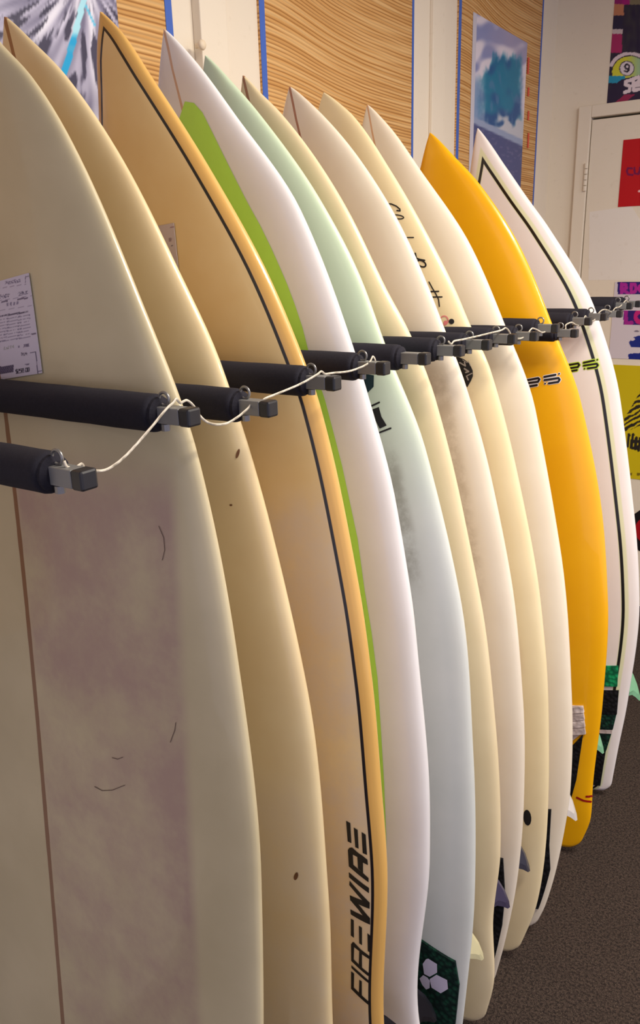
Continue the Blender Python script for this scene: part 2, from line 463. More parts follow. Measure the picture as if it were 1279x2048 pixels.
tag(ob, 'black octagonal sticker with a red disc low on the door', 'sticker')
v, f = lathe([(0, rr * .62), (.0008, rr * .62)], (cx, DY - .001, cz), (0, -1, 0), 28)
mesh_obj('red_disc', v, f, plain('red_vinyl', (170, 10, 24), 0.4), ob)

# ------------------------------------------------------------------ surfboards
def pchip(xs, ys):
    xs, ys = np.array(xs, float), np.array(ys, float); h = np.diff(xs); d = np.diff(ys) / h; m = np.zeros(len(xs))
    m[0], m[-1] = d[0], d[-1]
    for i in range(1, len(xs) - 1):
        if d[i - 1] * d[i] > 0:
            w1, w2 = 2 * h[i] + h[i - 1], h[i] + 2 * h[i - 1]
            m[i] = (w1 + w2) / (w1 / d[i - 1] + w2 / d[i])
    def f(x):
        x = min(max(x, xs[0]), xs[-1]); i = min(int(np.searchsorted(xs, x, side='right')) - 1, len(xs) - 2)
        t = (x - xs[i]) / h[i]
        return ((2 * t**3 - 3 * t**2 + 1) * ys[i] + (t**3 - 2 * t**2 + t) * h[i] * m[i] + (-2 * t**3 + 3 * t**2) * ys[i + 1] + (t**3 - t**2) * h[i] * m[i + 1])
    return f
TR, NR = 0.03, 0.07
def rock(s): return TR * ((.45 - s) / .45) ** 2.3 if s < .45 else NR * ((s - .45) / .55) ** 2.5

class Board:
    """tail point on the floor, nose from its pixel at a given depth, half widths from the outline seen in the photo"""
    def __init__(self, T, nose_px, nose_y, outline_px, tail_w=0.074, tmax=0.066, extra=()):
        self.T = np.array(T, float)
        self.N = on_plane(*nose_px, 1, nose_y)
        a = self.N - self.T; self.L = float(np.linalg.norm(a)); self.a = a / self.L
        n = np.cross([1, 0, 0], self.a); self.n = (n if n[1] < 0 else -n) / np.linalg.norm(n)
        w = np.cross(self.a, self.n); self.w = w if w[0] > 0 else -w
        self.tmax = tmax
        pts = [self.mid(*p) for p in outline_px] + list(extra)
        pts = sorted([(s, u) for (s, u) in pts if 0.03 < s < 0.985 and u > 0])
        if pts[0][0] > 0.09:
            s0, u0 = pts[0]
            pts = [(.5 * s0, .5 * (tail_w + .004 + u0) + .012)] + pts
        xs = [0.0] + [p[0] for p in pts] + [1.0]; ys = [tail_w] + [p[1] for p in pts] + [0.0]
        g = pchip(xs, ys)
        sl, wl = xs[-2], ys[-2]
        def half(s):
            if s > sl:      # rounded point of the nose
                t = (1 - s) / (1 - sl); return max(0.0012, wl * (0.86 * t ** 0.92 + 0.14 * t ** 0.5))
            if s < .012: return g(s) - .018 * (1 - s / .012) ** 2
            return g(s)
        self.half = half
    def mid(self, px, py):
        r = ray(px, py); s = .5
        for _ in range(12):
            P0 = self.T + self.n * (rock(s) - (TR + (NR - TR) * s))
            t = ((P0 - CAM) @ self.n) / (r @ self.n); Q = CAM + r * t - P0
            s = min(max(float(Q @ self.a) / self.L, 0), 1)
        return s, float(Q @ self.w)
    def thick(self, s):
        k = 1 - abs((s - .5) / .5) ** 2.4
        return max(0.006, self.tmax / 2 * (0.20 + 0.80 * k)) * (1.0 if s < .97 else 0.45 + 0.55 * (1 - s) / .03)
    def crown(self, s, u):
        q = min(1.0, abs(u) / max(self.half(s), 1e-6))
        return self.thick(s) * (1 - q ** 3.7) ** 0.5
    def point(self, s, u, v):
        return self.T + self.a * (s * self.L) + self.n * (rock(s) - (TR + (NR - TR) * s) + v) + self.w * u
    def deck(self, s, u, off=0.0):
        return self.point(s, u, self.crown(s, u) + off)
    def pix(self, px, py):
        """photo pixel -> (s, u) on the deck"""
        r = ray(px, py); s, u = self.mid(px, py)
        for _ in range(25):
            v = self.crown(min(s, 1), u)
            P0 = self.T + self.n * (rock(s) - (TR + (NR - TR) * s) + v)
            t = ((P0 - CAM) @ self.n) / (r @ self.n); Q = CAM + r * t - P0
            s2 = min(max(float(Q @ self.a) / self.L, 0), 1); u2 = float(Q @ self.w)
            s, u = .5 * (s + s2), .5 * (u + u2)
        return s, u
    def mesh(self, name, mat, parent):
        ns, nr = 110, 52
        ss = []
        for i in range(ns + 1):
            t = i / ns; ss.append(0.5 - 0.5 * math.cos(math.pi * (0.08 + 0.92 * t)) if t > 0 else 0.0)
        s0 = ss[1] - .004; ss = [0.0] + [.004 + (x - ss[1]) / (1 - ss[1]) * .996 for x in ss[1:]]
        ss = sorted(set(ss))
        vs, fs, au, asx, ad = [], [], [], [], []
        for s in ss:
            W, H = self.half(s), self.thick(s)
            sl = (self.half(min(1, s + .01)) - self.half(max(.03, s - .01))) / (.02 * self.L); kp = 1.0
            for k in range(nr):
                th = 2 * math.pi * k / nr; c, sn = math.cos(th), math.sin(th)
                u = W * math.copysign(abs(c) ** (2 / 3.7), c); v = H * math.copysign(abs(sn) ** 1.0, sn)
                vs.append(self.point(s, u, v)); au.append(u); asx.append(s * self.L); ad.append((W - abs(u)) * kp if sn >= 0 else -(W - abs(u)) * kp)
        for i in range(len(ss) - 1):
            for k in range(nr):
                k2 = (k + 1) % nr
                fs.append((i * nr + k, (i + 1) * nr + k, (i + 1) * nr + k2, i * nr + k2))
        fs.append(tuple(range(nr))); fs.append(tuple(range((len(ss) - 1) * nr, len(ss) * nr))[::-1])
        vs = np.array(vs) - self.org
        o = mesh_obj(name, vs, fs, mat, parent, smooth=True)
        for nm, arr in (('bu', au), ('bs', asx), ('bd', ad)):
            at = o.data.attributes.new(nm, 'FLOAT', 'POINT'); at.data.foreach_set('value', np.array(arr, np.float32))
        return o
    def minz(self):
        return min(self.point(0.0, u, v)[2] for u in (-self.half(0), 0, self.half(0)) for v in (-.012, .012))

def board_mat(name, base, alt=None, rail=None, railw=0.05, stringer=None, sw=0.0022, so=0.0, pin=None, pind=0.05, pinw=0.004, glow=None,
              outside=None, tone=None, stain=None, stain_rng=None, rough=0.33, spots=None, stain_amt=0.6, stain_scale=9.0):
    t = NT(name)
    u, s, d = t.attr('bu'), t.attr('bs'), t.attr('bd')
    base = lin(base); alt = lin(alt) if alt else tuple(v * 0.9 for v in base)
    k = t.mix(t.smooth(t.noise(4.0, 4, rough=0.6), 0.3, 0.7), alt, base)
    if tone:                        # dyed resin tint, strongest over part of the length
        k = t.mix(t.smooth(s, tone[1], tone[2]), k, lin(tone[0]))
    if rail:
        k = t.mix(t.smooth(d, railw * 0.35, railw, inv=True), k, lin(rail))
    if stain:                       # worn wax and grime on the deck
        m = t.smooth(t.noise(stain_scale, 6, rough=0.72), 0.30, 0.62)
        s0, s1, u0, u1 = stain_rng
        m = t.math('MULTIPLY', m, t.math('MULTIPLY', t.smooth(s, s0 - .04, s0 + .05), t.smooth(s, s1 - .05, s1 + .04, inv=True)))
        m = t.math('MULTIPLY', m, t.math('MULTIPLY', t.smooth(u, u0 - .012, u0 + .012), t.smooth(u, u1 - .012, u1 + .01, inv=True)))
        m = t.math('MULTIPLY', m, t.smooth(d, 0.0, 0.01))
        k = t.mix(t.math('MULTIPLY', m, stain_amt), k, lin(stain))
    if spots:
        m = t.smooth(t.noise(38.0, 2, rough=0.4), 0.735, 0.77)
        k = t.mix(t.math('MULTIPLY', m, 0.7), k, lin(spots))
    if stringer:
        uu = t.math('ABSOLUTE', t.math('SUBTRACT', u, so))
        wob = t.math('MULTIPLY', t.noise(30, 2), sw * 0.5)
        m = t.smooth(t.math('SUBTRACT', uu, wob), sw * 0.6, sw, inv=True)
        k = t.mix(t.math('MULTIPLY', m, 0.85), k, lin(stringer))
    ad = t.math('ABSOLUTE', d)
    if outside:                     # wooden rails outside the pinline
        co = t.n('ShaderNodeCombineXYZ'); t.l(t.math('MULTIPLY', s, 1.2), co.inputs[0]); t.l(t.math('MULTIPLY', ad, 60.0), co.inputs[1])
        g = t.noise(3.0, 4, co.outputs[0])
        wood = t.mix(g, lin(outside), tuple(v * 0.72 for v in lin(outside)))
        k = t.mix(t.smooth(ad, pind - .0005, pind + .0005, inv=True), k, wood)
    if glow:
        m = t.smooth(t.math('ABSOLUTE', t.math('SUBTRACT', d, pind - pinw * .5)), pinw * 0.9, pinw * 1.5, inv=True)
        k = t.mix(t.math('MULTIPLY', m, 0.4), k, lin(glow))
    if pin:
        m = t.smooth(t.math('ABSOLUTE', t.math('SUBTRACT', d, pind)), pinw * 0.4, pinw * 0.62, inv=True)
        k = t.mix(m, k, lin(pin))
    t.bump(t.noise(60, 2), 0.03, 0.002)
    return t.set(k, rough, 0.45, coat=0.3)

def tri_fill(poly):
    return [poly]
def dense(polys, step):
    """triangulated, subdivided 2-D polygons"""
    bm = bmesh.new()
    for p in polys:
        vs = [bm.verts.new((x, y, 0)) for x, y in p]
        try: bm.faces.new(vs)
        except ValueError: pass
    bmesh.ops.triangulate(bm, faces=bm.faces[:])
    for _ in range(6):
        ed = [e for e in bm.edges if e.calc_length() > step]
        if not ed: break
        bmesh.ops.subdivide_edges(bm, edges=ed, cuts=1)
        bmesh.ops.triangulate(bm, faces=bm.faces[:])
    bm.verts.index_update()
    v = [(q.co.x, q.co.y) for q in bm.verts]; f = [tuple(q.index for q in fc.verts) for fc in bm.faces]
    bm.free(); return v, f
def decal(b, name, polys_px, mat, parent, off=0.0008, step=14, pixels=True):
    """flat print laid on the deck: outline points are photo pixels or (u, s) metres"""
    if pixels:
        polys = [[(lambda q: (q[1], q[0] * b.L))(b.pix(*p)) for p in poly] for poly in polys_px]
    else: polys = polys_px
    v, f = dense(polys, 0.012)
    vs = [b.deck(min(1, max(0, y / b.L)), x, off) - b.org for x, y in v]
    fs = []
    for t in f:
        n = np.cross(vs[t[1]] - vs[t[0]], vs[t[2]] - vs[t[0]])
        fs.append(t if n @ b.n > 0 else t[::-1])
    return mesh_obj(name, vs, fs, mat, parent, smooth=True)
def stroke(pts, th, cap=True):
    out = []
    h = th / 2
    for (x0, y0), (x1, y1) in zip(pts[:-1], pts[1:]):
        dx, dy = x1 - x0, y1 - y0; L = math.hypot(dx, dy) or 1
        nx, ny = -dy / L * h, dx / L * h
        out.append([(x0 + nx, y0 + ny), (x1 + nx, y1 + ny), (x1 - nx, y1 - ny), (x0 - nx, y0 - ny)])
    if cap:
        for (x, y) in pts: out.append(disc(x, y, h))
    return out
def disc(x, y, r, ry=None, rot=0.0, n=14):
    ry = ry or r; c, s = math.cos(rot), math.sin(rot)
    return [(x + r * math.cos(2 * math.pi * k / n) * c - ry * math.sin(2 * math.pi * k / n) * s,
             y + r * math.cos(2 * math.pi * k / n) * s + ry * math.sin(2 * math.pi * k / n) * c) for k in range(n)]
def ring(x, y, r, ry, th, rot=0.0):
    p = disc(x, y, r, ry, rot, 20); return stroke(p + [p[0]], th)
def zc(polys, ox, oy, sc): return [[(ox + x / sc, oy + y / sc) for x, y in p] for p in polys]

def slab(b, name, outline_us, mat, parent, thick=0.005, base=0.0003):
    """a foam pad of even thickness glued to the deck; outline in (u, s metres)"""
    v, f = dense([outline_us], 0.014)
    v = [(max(-b.half(y / b.L) + .012, min(b.half(y / b.L) - .012, x)), y) for x, y in v]
    n = len(v)
    vs = [b.deck(min(1, max(0, y / b.L)), x, thick) - b.org for x, y in v] + [b.deck(min(1, max(0, y / b.L)), x, base) - b.org for x, y in v]
    cnt = {}
    fs = []
    for t in f:
        nn = np.cross(vs[t[1]] - vs[t[0]], vs[t[2]] - vs[t[0]])
        t = t if nn @ b.n > 0 else t[::-1]
        fs.append(t); fs.append(tuple(i + n for i in t[::-1]))
        for a, c in ((t[0], t[1]), (t[1], t[2]), (t[2], t[0])): cnt[(a, c)] = 1
    for (a, c) in cnt:
        if (c, a) not in cnt: fs.append((a, a + n, c + n, c))
    return mesh_obj(name, vs, fs, mat, parent)

FIN = [(0.0, 0.0), (0.035, -0.026), (0.07, -0.048), (0.105, -0.063), (0.138, -0.070), (0.152, -0.069), (0.150, -0.060), (0.132, -0.042), (0.116, -0.022), (0.108, 0.0)]
def fin(b, s_m, u, mat, parent, size=1.0, cant=0.0, tip=None, toe=0.0):
    """FIN: x runs from the leading edge towards the tail, y away from the bottom"""
    s_c = s_m / b.L
    root = b.point(s_c, u, -b.crown(s_c, u) + 0.004)
    ax = -(b.a * math.cos(toe) + b.w * math.sin(toe)); dn = b.n * math.cos(cant) + b.w * math.sin(-cant)
    dn = dn / np.linalg.norm(dn); sd = np.cross(ax, dn)
    cx, cy = 0.080, -0.028
    vs, fs = [], []
    n = len(FIN)
    for (x, y) in FIN: vs.append(root + (ax * (x - .057) + dn * y) * size)
    for sg in (1, -1):
        for (x, y) in FIN:
            q = (x + (cx - x) * .35, y + ((cy - y) * .35 if y < -.001 else 0.0)); vs.append(root + (ax * (q[0] - .057) + dn * q[1]) * size + sd * .004 * sg * size)
    for k in range(n):
        k2 = (k + 1) % n
        fs.append((k, k2, n + k2, n + k)); fs.append((k2, k, 2 * n + k, 2 * n + k2))
    fs.append(tuple(n + k for k in range(n))); fs.append(tuple(2 * n + k for k in range(n))[::-1])
    vs = [q - b.org for q in vs]
    return mesh_obj('fin', vs, fs, mat, parent)

BOARDS = {}
def surfboard(key, T, nose_px, nose_y, outline, mat, label, **kw):
    b = Board(T, nose_px, nose_y, outline, **kw)
    b.T[2] = b.T[2] - b.minz() + 0.001
    b2 = Board(b.T, nose_px, nose_y, outline, **kw)
    b2.org = np.array([b2.T[0], b2.T[1], 0.0])
    root = empty('surfboard', b2.org); tag(root, label, 'surfboard', 'surfboards standing in the rack')
    b2.mesh('board_body', mat, root); b2.root = root
    BOARDS[key] = b2
    return b2

m1 = board_mat('aged_cream_glass', (204, 190, 154), (192, 178, 142), stringer=(118, 66, 34), sw=0.0042, so=-0.028,
               stain=(170, 141, 130), stain_rng=(0.05, 1.36, -0.026, 0.255), stain_amt=0.9, stain_scale=2.6, rough=0.4)
B1 = surfboard(1, (-.80, .462, 0), (-70, 0), .642, [(0, 85), (60, 150), (130, 260), (280, 600), (390, 900), (470, 1300), (520, 1750), (525, 2040)], m1,
               'wide yellowed cream surfboard with pinkish wax stains and a paper price tag', extra=((.22, .315), (.1, .245)), tail_w=.13)
m2 = board_mat('yellowed_tan_glass', (228, 208, 164), (220, 196, 150), stringer=(130, 70, 30), sw=0.0032,
               stain=(214, 196, 168), stain_rng=(0.1, .85, -.2, .2), stain_amt=.6, stain_scale=4.0, spots=None)
B2 = surfboard(2, (-.58, .70, 0), (12, 35), .77, [(60, 78), (130, 150), (250, 330), (350, 530), (440, 730), (540, 1060), (610, 1370), (655, 1800), (663, 2040)], m2,
               'yellowed tan surfboard with a brown stringer and a few brown dings')
m3 = board_mat('tan_deck_wood_rail', (236, 210, 158), (228, 196, 138), pin=(26, 20, 26), pind=0.0175, pinw=0.0046, outside=(236, 186, 104), rough=0.3,
               stain=(216, 198, 178), stain_rng=(0.0, 1.25, -.25, .25), stain_amt=.85, stain_scale=3.0)
B3 = surfboard(3, (-.56, .84, 0), (203, 25), .90, [(240, 60), (300, 150), (420, 340), (540, 560), (610, 730), (635, 800), (683, 1000), (717, 1180), (741, 1350), (762, 1587), (772, 1718), (766, 2040)], m3,
               'tan surfboard with wooden rails, black pinline and bold black lettering')
m4 = board_mat('white_glass', (238, 234, 234), (232, 227, 226), stringer=(206, 160, 120), sw=0.0022, rough=0.22)
B4 = surfboard(4, (-.54, .98, 0), (330, 60), 1.03, [(380, 110), (470, 230), (600, 420), (700, 680), (737, 800), (789, 1000), (820, 1185), (838, 1350), (855, 1533), (858, 1719), (838, 2048)], m4,
               'glossy white surfboard with a bright green deck stripe')
m5 = board_mat('mint_glass', (220, 222, 216), (210, 214, 208), tone=((204, 221, 190), 1.05, 1.5), 
               stain=(120, 114, 96), stain_rng=(1.02, 1.26, .08, .200), stain_amt=.6, stain_scale=16)
B5 = surfboard(5, (-.53, 1.11, 0), (412, 112), 1.15, [(460, 160), (520, 230), (640, 400), (720, 555), (773, 700), (850, 900), (920, 1200), (945, 1500), (948, 1800), (930, 2000)], m5,
               'mint green surfboard fading to white with a dark green tail pad')
m6 = board_mat('cream_glass', (236, 218, 178), (230, 210, 168), stringer=(150, 84, 40), sw=0.0026)
B6 = surfboard(6, (-.52, 1.222, 0), (487, 152), 1.268, [(520, 185), (560, 225), (640, 330), (700, 430), (770, 575), (820, 670), (870, 800), (920, 1000), (960, 1200), (990, 1450), (1000, 1700), (985, 1850), (955, 2020)], m6,
               'plain cream surfboard beside the mint green one')
m7 = board_mat('offwhite_glass', (238, 226, 206), (232, 218, 196), stringer=(160, 92, 50), sw=0.0024,
               stain=(164, 142, 114), stain_rng=(.92, 1.40, -.1, .205), stain_amt=.5, stain_scale=14)
B7 = surfboard(7, (-.525, 1.325, 0), (580, 174), 1.395, [(605, 192), (640, 225), (720, 320), (800, 450), (850, 560), (885, 650), (930, 770), (980, 950), (1020, 1150), (1045, 1400), (1047, 1600), (1035, 1750), (1010, 1880), (985, 1985)], m7,
               'off-white surfboard with a red-brown stringer and black tail pad', tail_w=.058)
m8 = board_mat('pale_yellow_glass', (240, 222, 178), (234, 214, 168), stain=(206, 172, 138), stain_rng=(.7, 1.35, -.2, .2), stain_amt=.5, stain_scale=6)
B8 = surfboard(8, (-.515, 1.437, 0), (648, 186), 1.527, [(668, 200), (700, 225), (780, 340), (860, 480), (910, 580), (935, 640), (980, 740), (1030, 930), (1070, 1130), (1090, 1300), (1097, 1500), (1090, 1700), (1060, 1870), (1030, 1922)], m8,
               'pale yellow surfboard with black handwritten letters down the deck', tail_w=.064)
m9 = board_mat('ivory_glass', (238, 226, 204), (233, 219, 196), stringer=(206, 150, 100), sw=.002)
B9 = surfboard(9, (-.495, 1.532, 0), (735, 210), 1.662, [(755, 226), (780, 255), (840, 340), (940, 490), (1005, 640), (1070, 820), (1120, 1100), (1143, 1400), (1140, 1580), (1130, 1650), (1090, 1810), (1070, 1868)], m9,
               'ivory surfboard with white fins beside the orange-yellow board', tail_w=.05)
m10 = board_mat('orange_yellow_glass', (247, 182, 8), (241, 173, 6), rough=0.28)
B10 = surfboard(10, (-.505, 1.855, 0), (860, 266), 1.897, [(880, 284), (905, 310), (960, 370), (1040, 495), (1108, 660), (1160, 800), (1200, 1000), (1215, 1200), (1205, 1400), (1185, 1570), (1150, 1712)], m10,
                'orange-yellow surfboard with black and white logo')
m11 = board_mat('white_pinline_glass', (238, 231, 227), (233, 225, 221), pin=(22, 22, 22), pind=0.040, pinw=0.0085, glow=(206, 222, 90), rough=0.25)
B11 = surfboard(11, (-.495, 2.15, 0), (955, 257), 2.19, [(970, 275), (1005, 325), (1050, 390), (1100, 460), (1190, 620), (1240, 800), (1270, 1050), (1278, 1200), (1255, 1400), (1235, 1500), (1215, 1595)], m11,
                'white surfboard with a black pinline and lime logo')
# the pinlined board has the same glass colour on deck and rails
# ------------------------------------------------------------------ deck print
Z1, Z2, Z3 = (680, 1640, 12.8), (680, 1790, 12.8), (690, 1900, 17.07)
fw = zc([[(155, 15), (262, 75), (290, 590), (195, 540)], [(350, 185), (450, 250), (475, 730), (390, 690)], [(550, 300), (655, 370), (690, 890), (580, 840)],
         [(200, 760), (240, 705), (325, 715), (325, 880), (340, 1150), (225, 1180)],
         [(240, 705), (310, 700), (480, 850), (560, 900), (700, 1010), (715, 1150), (585, 1085), (440, 940), (325, 880)],
         [(440, 930), (585, 1060), (590, 1360), (460, 1230)], [(225, 1180), (340, 1140), (585, 1350), (730, 1480), (730, 1590)],
         [(225, 1330), (740, 1735), (740, 1870), (230, 1460)]], *Z1)
fw += zc([[(245, -370), (760, 190), (600, 165), (235, -260)], [(250, 0), (600, 145), (760, 190), (755, 350), (470, 230), (260, 130)],
          [(260, 120), (400, 150), (480, 240), (770, 590), (590, 530), (470, 370)], [(260, 360), (590, 525), (770, 590), (770, 755), (275, 490)],
          [(275, 600), (350, 640), (355, 1090), (275, 1030)], [(480, 780), (560, 830), (560, 1280), (490, 1230)], [(700, 970), (780, 1040), (780, 1475), (710, 1430)],
          [(280, 1250), (330, 1200), (360, 1310), (350, 1650), (285, 1680)], [(310, 1205), (350, 1200), (520, 1380), (775, 1570), (765, 1645), (570, 1520), (490, 1430), (350, 1320)],
          [(490, 1410), (560, 1470), (560, 1860), (480, 1770)], [(285, 1680), (350, 1640), (560, 1850), (770, 2020), (780, 2085), (700, 2055)]], *Z2)
fw += zc([[(215, 510), (510, 770), (870, 1080), (860, 1165), (215, 600)], [(205, 720), (310, 795), (300, 1290), (205, 1310)],
          [(200, 1310), (300, 1275), (560, 1530), (855, 1790), (840, 1900)], [(485, 1005), (570, 1060), (570, 1545), (475, 1440)]], *Z3)
for lo_, hi_ in ((0, 3), (3, 7), (7, 8), (8, 12), (12, 15), (15, 19), (19, 20), (20, 23)): decal(B3, 'letter', fw[lo_:hi_], M_black, B3.root)

M_green = plain('green_spray', (188, 240, 96), 0.3, var=0.04)
gb = [(370, 203), (388, 206), (405, 225), (425, 265), (447, 310), (472, 360), (495, 405), (520, 450), (542, 495), (560, 535), (575, 570), (590, 610), (605, 655), (615, 695), (650, 800), (684, 931), (715, 1077), (729, 1180), (743, 1265), (755, 1357), (762, 1465), (768, 1564), (773, 1697), (774, 1780)]
gu = [(lambda q: (q[1], q[0] * B4.L))(B4.pix(*p)) for p in gb]
stripe = gu + [(gu[-1][0] - .012, .30), (-gu[-1][0] * .5, .30)] + [(min(u * .35, .02) - .075 * sm(1.74, s, s + .5) if s < 1.70 else u - .012, s) for u, s in gu[::-1] if s < 1.76]
stripe = gu + [(0.0, gu[-1][1] - .1), (-.09, gu[-1][1] - .1), (-.11, 1.2), (-.08, 1.5), (-.03, gu[1][1] - .03)]
decal(B4, 'green_stripe', [stripe], M_green, B4.root, pixels=False)

def logo(ox, strokes_, dots, thick):
    q = []
    for s in strokes_: q += stroke(s, thick)
    for d in dots: q.append(disc(d[0], d[1], thick * .42))
    return zc(q, 1040, 700, 7.52)
ys_s = [[(60, 462), (270, 422), (288, 440), (268, 476), (125, 496)], [(60, 560), (250, 526)], [(362, 404), (530, 371)], [(365, 452), (575, 420), (592, 445), (572, 478), (430, 500)]]
ys_d = [(82, 502), (585, 356), (374, 504)]
M_lime = plain('lime_ink', (190, 220, 70), 0.4, var=0.04)
decal(B10, 'logo_border', logo(0, ys_s, ys_d, 50), M_white, B10.root, off=0.0006)
decal(B10, 'logo', logo(0, ys_s, ys_d, 32), M_black, B10.root, off=0.0013)
ws_s = [[(700, 230), (868, 200), (886, 224), (866, 254), (740, 274)], [(720, 324), (850, 300)], [(955, 190), (1110, 156)], [(955, 234), (1150, 204), (1166, 228), (1142, 258), (1015, 275)]]
ws_d = [(1158, 145), (966, 280)]
decal(B11, 'logo_border', logo(0, ws_s, ws_d, 52), M_lime, B11.root, off=0.0006)
decal(B11, 'logo', logo(0, ws_s, ws_d, 28), M_black, B11.root, off=0.0013)
M_redink = plain('dark_red_ink', (150, 10, 10), 0.4)
decal(B10, 'red_mark', stroke([(1153, 1595), (1166, 1601), (1181, 1603)], 4) + stroke([(1172, 1593), (1183, 1592)], 4), M_redink, B10.root)

for lt in (stroke([(60, 175), (110, 155), (200, 160), (290, 200), (350, 250), (355, 285), (300, 276)], 24), ring(310, 390, 110, 34, 20, .12), stroke([(380, 755), (450, 757), (595, 757)], 20),
           stroke([(625, 1040), (642, 1125), (700, 1148), (790, 1165)], 30) + ring(735, 1222, 85, 50, 28, .5),
           stroke([(870, 1550), (930, 1660), (990, 1760), (1040, 1860), (1055, 1985)], 22) + stroke([(860, 1722), (1040, 1716)], 26) + stroke([(880, 1818), (1100, 1815)], 24)):
    decal(B8, 'letter', zc(lt, 760, 390, 8.907), M_black, B8.root)
M_pink = plain('pink_ink', (226, 128, 128), 0.4)
decal(B8, 'pink_emblem', zc(ring(300, 440, 85, 95, 26) + [disc(330, 490, 45, 50)], 860, 600, 10.78), M_pink, B8.root)
decal(B8, 'black_dot', zc([disc(460, 462, 60, 58, .6)], 860, 600, 10.78), M_black, B8.root)
hm = [(560, 1215), (640, 1240), (730, 1280), (850, 1370), (915, 1520), (920, 1640), (880, 1740), (800, 1880), (700, 1800), (560, 1500)]
decal(B8, 'round_emblem', zc([hm], 860, 600, 10.78), M_black, B8.root, off=.0006)
M_gink = plain('grey_ink', (176, 164, 150), 0.4)
gi = stroke([(640, 1350), (760, 1420), (740, 1340)], 30) + stroke([(740, 1480), (830, 1540), (770, 1560)], 34) + stroke([(780, 1640), (900, 1580)], 22) + stroke([(790, 1650), (820, 1720)], 30) + stroke([(820, 1310), (870, 1420)], 12) + stroke([(700, 1290), (800, 1350)], 14)
decal(B8, 'emblem_detail', zc(gi, 860, 600, 10.78), M_gink, B8.root, off=.0013)
lg = stroke([(320, 425), (355, 410), (445, 368)], 20) + [[(350, 455), (440, 420), (470, 530), (530, 630), (450, 668), (395, 560)]] + stroke([(420, 722), (575, 662)], 20)
decal(B5, 'lettering', zc(lg, 680, 740, 5.69), M_black, B5.root)
decal(B5, 'teal_emblem', zc([[(270, 40), (385, 60), (382, 190), (310, 262), (270, 180)]], 680, 740, 5.69), plain('dark_teal_ink', (16, 44, 50), 0.4), B5.root)
# hair-line scratches, dings
M_ding = plain('brown_ding', (110, 72, 44), 0.6)
for q in (disc(592, 1752, 4, 8, .3), disc(476, 907, 3, 10, .3), disc(462, 1010, 3, 2)): decal(B2, 'ding', [q], M_ding, B2.root)
M_hair = plain('scratch', (92, 72, 66), 0.6)
hs = [[(318, 1052), (328, 1075), (330, 1100), (325, 1120)], [(352, 1445), (350, 1460), (341, 1484)], [(190, 1573), (205, 1581), (225, 1580), (250, 1570)], [(225, 1515), (236, 1518), (246, 1514)]]
hq = []
for h in hs: decal(B1, 'scratch', stroke(h, 1.2), M_hair, B1.root)

# ------------------------------------------------------------------ tail pads and fins
def groove(name, c, c2=None, scale=90):
    t = NT(name); co = t.n('ShaderNodeTexCoord').outputs['Object']
    w = t.n('ShaderNodeTexVoronoi'); w.inputs['Scale'].default_value = scale; t.l(co, w.inputs['Vector'])
    k = t.mix(t.smooth(w.outputs['Distance'], 0.2, 0.6), lin(c), lin(c2 or tuple(v * .6 for v in c)))
    t.bump(w.outputs['Distance'], 0.6, 0.004); return t.set(k, 0.8, 0.2)
M_padg = groove('dark_green_foam', (20, 62, 46), (10, 32, 28)); M_padk = groove('black_pad_foam', (26, 25, 30), (12, 12, 15))
M_padw = groove('white_pad_foam', (226, 214, 210), (190, 176, 172), 60); M_padb = groove('bright_green_foam', (20, 150, 92), (8, 96, 62), 70)
def us(b, px, py):
    s, u = b.pix(px, py); return (u, s * b.L)
# mint board: dark green pad with three white hexagons
q = [us(B5, 800, 1862), us(B5, 853, 1885), us(B5, 911, 1921), us(B5, 907, 1980)]
pd = [(-q[2][0], q[2][1]), (0.0, q[0][1] + .02), q[2], (q[2][0] - .005, .14), (.07, .03), (-.07, .03), (-q[2][0] + .005, .14)]
pad5 = slab(B5, 'tail_pad', pd, M_padg, B5.root)
M_hex = plain('white_hexagon', (214, 206, 226), 0.5)
for hx in ([(300, 690), (370, 590), (420, 575), (610, 695), (612, 880), (450, 972), (330, 910)], [(230, 1010), (310, 935), (400, 985), (455, 1060), (450, 1215), (375, 1250), (290, 1150)],
           [(450, 1020), (600, 925), (830, 1040), (848, 1235), (690, 1330), (490, 1205)]):
    decal(B5, 'hexagon', zc([hx], 820, 1860, 10.89), M_hex, pad5, off=0.0062)
# off-white board: black pad
q1, q2, q3 = us(B7, 1006, 1716), us(B7, 1010, 1790), us(B7, 976, 1955)
slab(B7, 'tail_pad', [(-q1[0], q1[1]), (0, q1[1] + .02), q1, q2, us(B7, 1004, 1850), us(B7, 992, 1905), us(B7, 979, 1955), (0, .03), (-.055, .05), (-q2[0], q2[1])], M_padk, B7.root)
# ivory board: black pad
q1, q2 = us(B9, 1102, 1618), us(B9, 1098, 1690)
slab(B9, 'tail_pad', [(-abs(q1[0]), q1[1]), q1, (q2[0], q2[1]), (q2[0] - .02, .06), (-.07, .06), (-abs(q2[0]), q2[1])], M_padk, B9.root)
